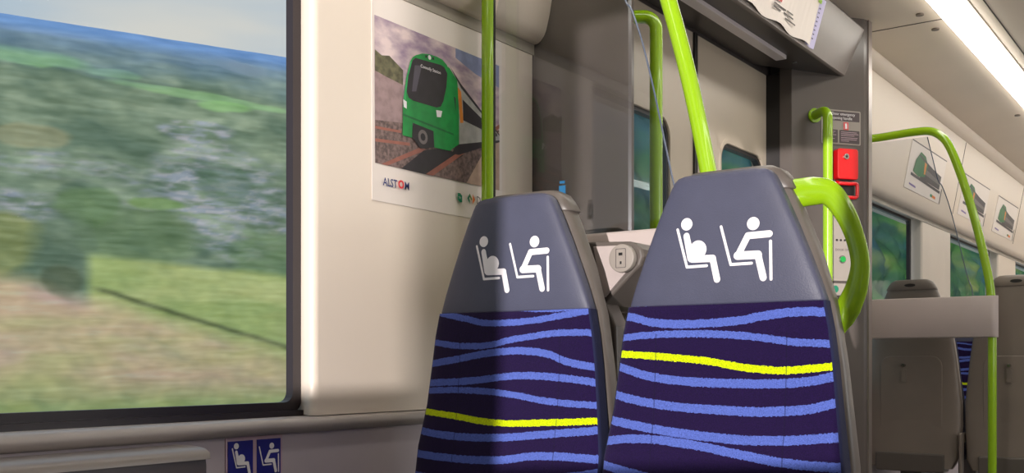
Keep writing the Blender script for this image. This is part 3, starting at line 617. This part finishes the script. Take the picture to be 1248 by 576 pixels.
lblue = mat('logo_blue', (24, 40, 110), .5); lred = mat('logo_red', (222, 50, 60), .5); lgreen = mat('logo_green', (0, 130, 90), .5); lorg = mat('logo_orange', (230, 120, 30), .5); lolive = mat('logo_olive', (110, 140, 50), .5)
def tx(y, z, sx=1): return lambda a, b: (WX+.0072, y+a*sx, z+b)
ob('maker_logo', [(lettering('ALST', .0255, tx(1.7350, .4005, .84), bold=.0004), lblue), (lettering('M', .0255, tx(1.8068, .4010, .92), bold=.0002), lblue),
             (ring(arc(1.796, .4105, .0098, 0, 345, 23), arc(1.796, .4105, .0056, 0, 345, 23), WX+.007, WX+.0075, 'x'), lred)], t)
ob('leaf_logo', [(poly([(2.0035, .419), (2.014, .4195), (2.0215, .414), (2.0215, .398), (2.012, .397), (2.0035, .404)], yz(.0072)), lgreen),
             (lettering('TFI', .008, lambda a, b: (WX+.0076, 2.0055+a, .405+b)), whitem)], t)
ob('arrow_logo', [(poly([(2.042, .411), (2.052, .424), (2.052, .415), (2.049, .411), (2.052, .407), (2.052, .398)], yz(.0072)), lgreen),
             (poly([(2.052, .424), (2.062, .411), (2.0585, .407), (2.052, .415)], yz(.0072)), lolive),
             (poly([(2.064, .424), (2.074, .411), (2.064, .398)], yz(.0072)), lorg)], t)
ob('operator_text', [(lettering('DART', .0275, tx(2.079, .402, .9)), dkp)], t)
ob('destination_text', [(lettering('Connolly Station', .0105, lambda a, b: (WX+.0088, 1.862+a*1.05, .694+b), bold=.0001), whitem)], t)

# small posters on the far cove
cvn = Vector((1, 0, -.1846)).normalized()
def cvp(y, z, off): return (-1.548+.1846*(z-.94)+off*cvn.x, y, z+off*cvn.z)
def small_poster(y0, label):
    W = .76; t = thing('small_train_poster', label, 'poster', cvp(y0+W/2, .955, 0), 'train posters on the far cove panel')
    X = lambda a: y0+W*a; Zp = lambda b: .955+.25*b
    q = [cvp(X(a), Zp(b), o_) for o_ in (-.001, .003) for a, b in ((0, 0), (1, 0), (1, 1), (0, 1))]
    ob('poster_sheet', [((q, [(0, 3, 2, 1), (4, 5, 6, 7), (0, 1, 5, 4), (1, 2, 6, 5), (2, 3, 7, 6), (3, 0, 4, 7)]), paper)], t)
    def pp(p, o_): return poly(p, lambda a, b: cvp(X(a), Zp(b), o_))
    ob('top_edge_strip', [((lambda q: ([cvp(X(a), Zp(b), o_) for o_, a, b in q], [(0, 1, 2, 3)]))([(.004, 0, .985), (.004, 1, .985), (.004, 1, 1.01), (.004, 0, 1.01)]), dkp)], t)
    ob('edge_clip', [(pp([(.985, 0), (1.01, 0), (1.01, .35), (.985, .35)], .0042), black)], t)
    ob('printed_picture', [(pp([(.10, .36), (.96, .28), (.96, .22), (.10, .30)], .0040), pdark), (pp([(.30, .74), (.92, .60), (.92, .30), (.34, .33)], .0044), pdark), (pp([(.44, .58), (.92, .47), (.92, .40), (.44, .46)], .0048), mat('print_grey', (110, 104, 104), .5)),
                           (pp([(.14, .40), (.17, .66), (.26, .86), (.40, .82), (.50, .66), (.46, .40), (.30, .34)], .0050), pgd), (pp([(.40, .70), (.46, .68), (.46, .45), (.42, .45)], .0052), porange), (pp([(.23, .80), (.70, .64), (.70, .61), (.24, .76)], .0054), pdark)], t)
    ob('maker_logo', [(pp([(.10, .14), (.28, .12), (.28, .08), (.10, .10)], .0040), mat('print_lilac', (120, 100, 160), .5))], t)
    ob('operator_logo', [(pp([(.72, .13), (.86, .11), (.86, .05), (.72, .07)], .0040), lorg), (pp([(.70, .13), (.76, .12), (.76, .06), (.70, .07)], .0042), lgreen)], t)
small_poster(5.80, 'small train poster on far cove, nearest of the three and left of the lime tube')
small_poster(7.04, 'small train poster on far cove, partly crossed by the sloping lime tube')
small_poster(8.10, 'small train poster on far cove, farthest of the three at the right edge')

# priority signs on the lower wall
sn_ = 0
for y0, y1, lo, hi, cxi, lb in ((1.303, 1.368, -.095, -.013, -.0437, 'blue sign with a seated pregnant figure on the lower wall'), (1.374, 1.439, 0, .11, .0525, 'blue sign with a seated figure holding a stick on the lower wall')):
    t = thing('priority_sign', lb, 'sign', (WX, (y0+y1)/2, -.24), 'blue priority seat signs under the window')
    ob('sign_border', [(box(WX-.001, WX+.002, y0-.003, y1+.003, -.231, -.141), pink)], t)
    ob('blue_field', [(box(WX+.001, WX+.003, y0+.002, y1-.002, -.223, -.149), blue_m)], t)
    sc_ = .52; cy = (y0+y1)/2; sel = ICON[:8] if lo < 0 else ICON[8:]
    # outline coordinates shrink to the little sign and run along the wall
    ob('pictogram', [(poly(p, lambda a, b: (WX+.0036+.0001*k, cy+(a-cxi)*sc_, -.186+(b-.206)*sc_)), whitem) for k, p in enumerate(sel)], t)

# fold-down ledge box at lower left
t = thing('wall_heater_box', 'dark grey box with a rounded light top edge below the window', 'heater', (-1.55, .6, -.5))
pr = [(WX, -.5), (-1.515, -.5), (-1.506, -.18), (-1.508, -.165), (-1.518, -.156), (-1.54, -.153), (WX, -.153)]
ob('casing', [(prism(pr, -.4, 1.185), mat('heater_dark', (84, 78, 80), .45))], t, smooth=True, angle=40, bevel=.003)
ob('top_trim', [(prism([(-1.5995, -.153), (-1.545, -.153), (-1.522, -.156), (-1.511, -.161), (-1.507, -.168), (-1.503, -.168), (-1.505, -.157), (-1.518, -.150), (-1.54, -.147), (-1.5995, -.147)], -.4, 1.190), mat('heater_top', (140, 132, 128), .3))], t, smooth=True, angle=60)

# ------------------------------------------------------------------ countryside outside
Ld = Vector((.402, .916, 0)); Nd = Vector((-.916, .402, 0))
def lerp(a, b, t): return tuple(x*(1-t)+y*t for x, y in zip(a, b))
def nse(x, y, z=0): return noise.noise(Vector((x, y, z)))
def fbm(x, y, z=0): return nse(x, y, z)+.5*nse(2*x, 2*y, z+7)+.25*nse(4*x, 4*y, z+13)
def blob(s, h, cs, ch, rs, rh, seed=0, rot=0):
    ds = s-cs; dh = h-ch+rot*ds; r = math.hypot(ds/rs, dh/rh)+.22*fbm(s*7, h*14, seed)
    return max(0, min(1, (1.15-r)/.3))
def land(s, h):
    st = fbm(s*3.5, h*22, 1); st2 = fbm(s*9, h*30, 2); fine = fbm(s*8, h*90, 9)
    c = lerp((98, 120, 86), (144, 160, 120), max(0, min(1, .45+.7*st+.45*st2)))
    # scattered dark tree masses
    c = lerp(c, (80, 106, 78), max(0, min(.65, 1.2*fbm(s*5, h*12, 4)+.1)))
    # town: pale roofs and streets
    town = blob(s, h, .78, .57, .26, .16, 3, .25)*.8+blob(s, h, .66, .76, .13, .03, 5)+blob(s, h, .2, .63, .22, .035, 6)*.6+blob(s, h, .05, .52, .16, .04, 8)*.8+blob(s, h, .62, .58, .26, .07, 11)*.5
    tk = max(0, min(1, town*(.55+1.3*fbm(s*11, h*60, 12)))); c = lerp(c, (184, 174, 176) if fbm(s*13, h*70, 15) > 0 else (156, 158, 168), tk*.7)
    for cs, ch, rs, rh, col, k, rot in [(.1, .90, .17, .022, (136, 188, 104), .75, 0), (.36, .885, .1, .015, (130, 176, 106), .6, 0), (.68, .855, .33, .012, (138, 182, 110), .7, .03), (.75, .835, .10, .014, (136, 186, 100), .7, 0),
            (.1, .70, .12, .030, (166, 156, 104), .55, 0), (.14, .97, .2, .008, (170, 176, 168), .6, 0), (.5, .55, .1, .015, (120, 156, 70), .7, 0),
            (.0, .42, .13, .08, (150, 152, 70), .6, 0), (.45, .45, .20, .09, (106, 132, 76), .6, 0), (.28, .53, .1, .05, (104, 134, 76), .7, 0), (.92, .42, .14, .08, (104, 134, 74), .6, 0), (.2, .42, .12, .09, (98, 120, 86), .5, 0), (.75, .62, .10, .05, (88, 116, 84), .5, 0)]:
        c = lerp(c, col, k*blob(s, h, cs, ch, rs, rh, cs*10, rot))
    # lower meadows: boundary line descending to the right
    b1 = .415-.055*max(0, s-.3)+.012*nse(s*4, 3); k = max(0, min(1, (b1-h)/.02))*max(0, min(1, (s-.26)/.04))
    mead = lerp((160, 176, 92), (186, 190, 108), max(0, min(1, .5+fbm(s*2, h*14, 21)))); c = lerp(c, mead, k)
    b3 = .315-.22*(s-.3); line = max(0, 1-abs(h-b3)/.012)*max(0, min(1, (s-.28)/.05)); c = lerp(c, (84, 92, 54), .75*line)
    b2 = .365-.20*s+.015*nse(s*5, 5); k = max(0, min(1, (b2-h)/.05))
    tan = lerp((212, 176, 128), (196, 184, 112), max(0, min(1, .45+1.1*fbm(s*1.6, h*9, 31)))); tan = lerp(tan, (210, 168, 142), max(0, min(.7, 1.2*fbm(s*2.2, h*10, 35)))); c = lerp(c, tan, k)
    k = max(0, min(1, (.085-h)/.08)); c = lerp(c, (158, 178, 92), .8*k)
    # dark copse at the left of the meadow
    c = lerp(c, (86, 96, 60), .6*blob(s, h, .2, .335, .07, .04, 40))
    # far hills tinted blue: aerial haze painted into the ground colour
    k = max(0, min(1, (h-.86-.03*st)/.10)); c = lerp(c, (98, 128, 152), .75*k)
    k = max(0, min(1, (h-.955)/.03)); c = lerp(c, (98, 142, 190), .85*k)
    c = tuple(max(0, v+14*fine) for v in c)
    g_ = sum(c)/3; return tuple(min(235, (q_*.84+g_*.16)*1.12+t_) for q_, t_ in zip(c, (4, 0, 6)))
NA, NH = 420, 300
v = []; cols = []
for i in range(NA+1):
    s = -2.2+(6.6+2.2)*i/NA if False else (-1.2+3.4*i/NA)
    q_ = .08+.26*s
    for j in range(NH+1):
        h = -.28+1.28*j/NH; e = -.04+.343*h+.0012*fbm(s*6, h*18, 50)*(1 if h < .97 else .3)
        d = 8*math.exp(math.log(80)*max(0, (h+.28)/1.28))
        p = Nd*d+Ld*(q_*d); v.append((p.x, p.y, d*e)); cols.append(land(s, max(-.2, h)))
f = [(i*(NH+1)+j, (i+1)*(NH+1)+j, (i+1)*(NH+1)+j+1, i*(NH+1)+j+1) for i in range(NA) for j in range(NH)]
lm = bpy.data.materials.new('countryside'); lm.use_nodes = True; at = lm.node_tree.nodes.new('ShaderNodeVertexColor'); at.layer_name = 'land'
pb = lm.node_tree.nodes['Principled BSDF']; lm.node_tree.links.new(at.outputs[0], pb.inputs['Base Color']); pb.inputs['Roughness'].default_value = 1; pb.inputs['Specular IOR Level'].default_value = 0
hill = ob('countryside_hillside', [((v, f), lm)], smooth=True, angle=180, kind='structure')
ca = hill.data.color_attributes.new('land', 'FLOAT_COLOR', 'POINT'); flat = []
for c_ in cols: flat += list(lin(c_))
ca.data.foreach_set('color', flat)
# dark trackside woodland seen through the door and far windows
v = []; cols = []; NX, NZ = 260, 60
for i in range(NX+1):
    y = 9.2+(75-9.2)*(i/NX)**1.6
    for j in range(NZ+1):
        b = j/NZ; z = -2.5+b*(8.5+1.2*fbm(y*.18, 2)); x = -5.4-.05*y-2.2*b+.35*fbm(y*.5, z*.9, 3)+.12*fbm(y*2, z*3, 4)
        v.append((x, y, z)); k = fbm(y*.22, z*1.7, 61); k2 = fbm(y*.9, z*5, 62)
        c_ = lerp((44, 84, 76), (96, 140, 70), max(0, min(1, .40+.8*k+.3*k2))); c_ = lerp(c_, (150, 150, 84), max(0, min(.8, 1.6*fbm(y*.15, z*1.3, 71)-.3))); cols.append(lerp(c_, (56, 92, 120), max(0, min(.6, 1.5*fbm(y*.2, z*1.2, 83)-.1))))
f = [(i*(NZ+1)+j, i*(NZ+1)+j+1, (i+1)*(NZ+1)+j+1, (i+1)*(NZ+1)+j) for i in range(NX) for j in range(NZ)]
hw = ob('trackside_woodland', [((v, f), lm)], smooth=True, angle=180, kind='stuff'); hw['label'] = 'dark green woodland bank seen through the door and far windows'; hw['category'] = 'woodland'
ca = hw.data.color_attributes.new('land', 'FLOAT_COLOR', 'POINT'); flat = []
for c_ in cols: flat += list(lin(c_))
ca.data.foreach_set('color', flat)
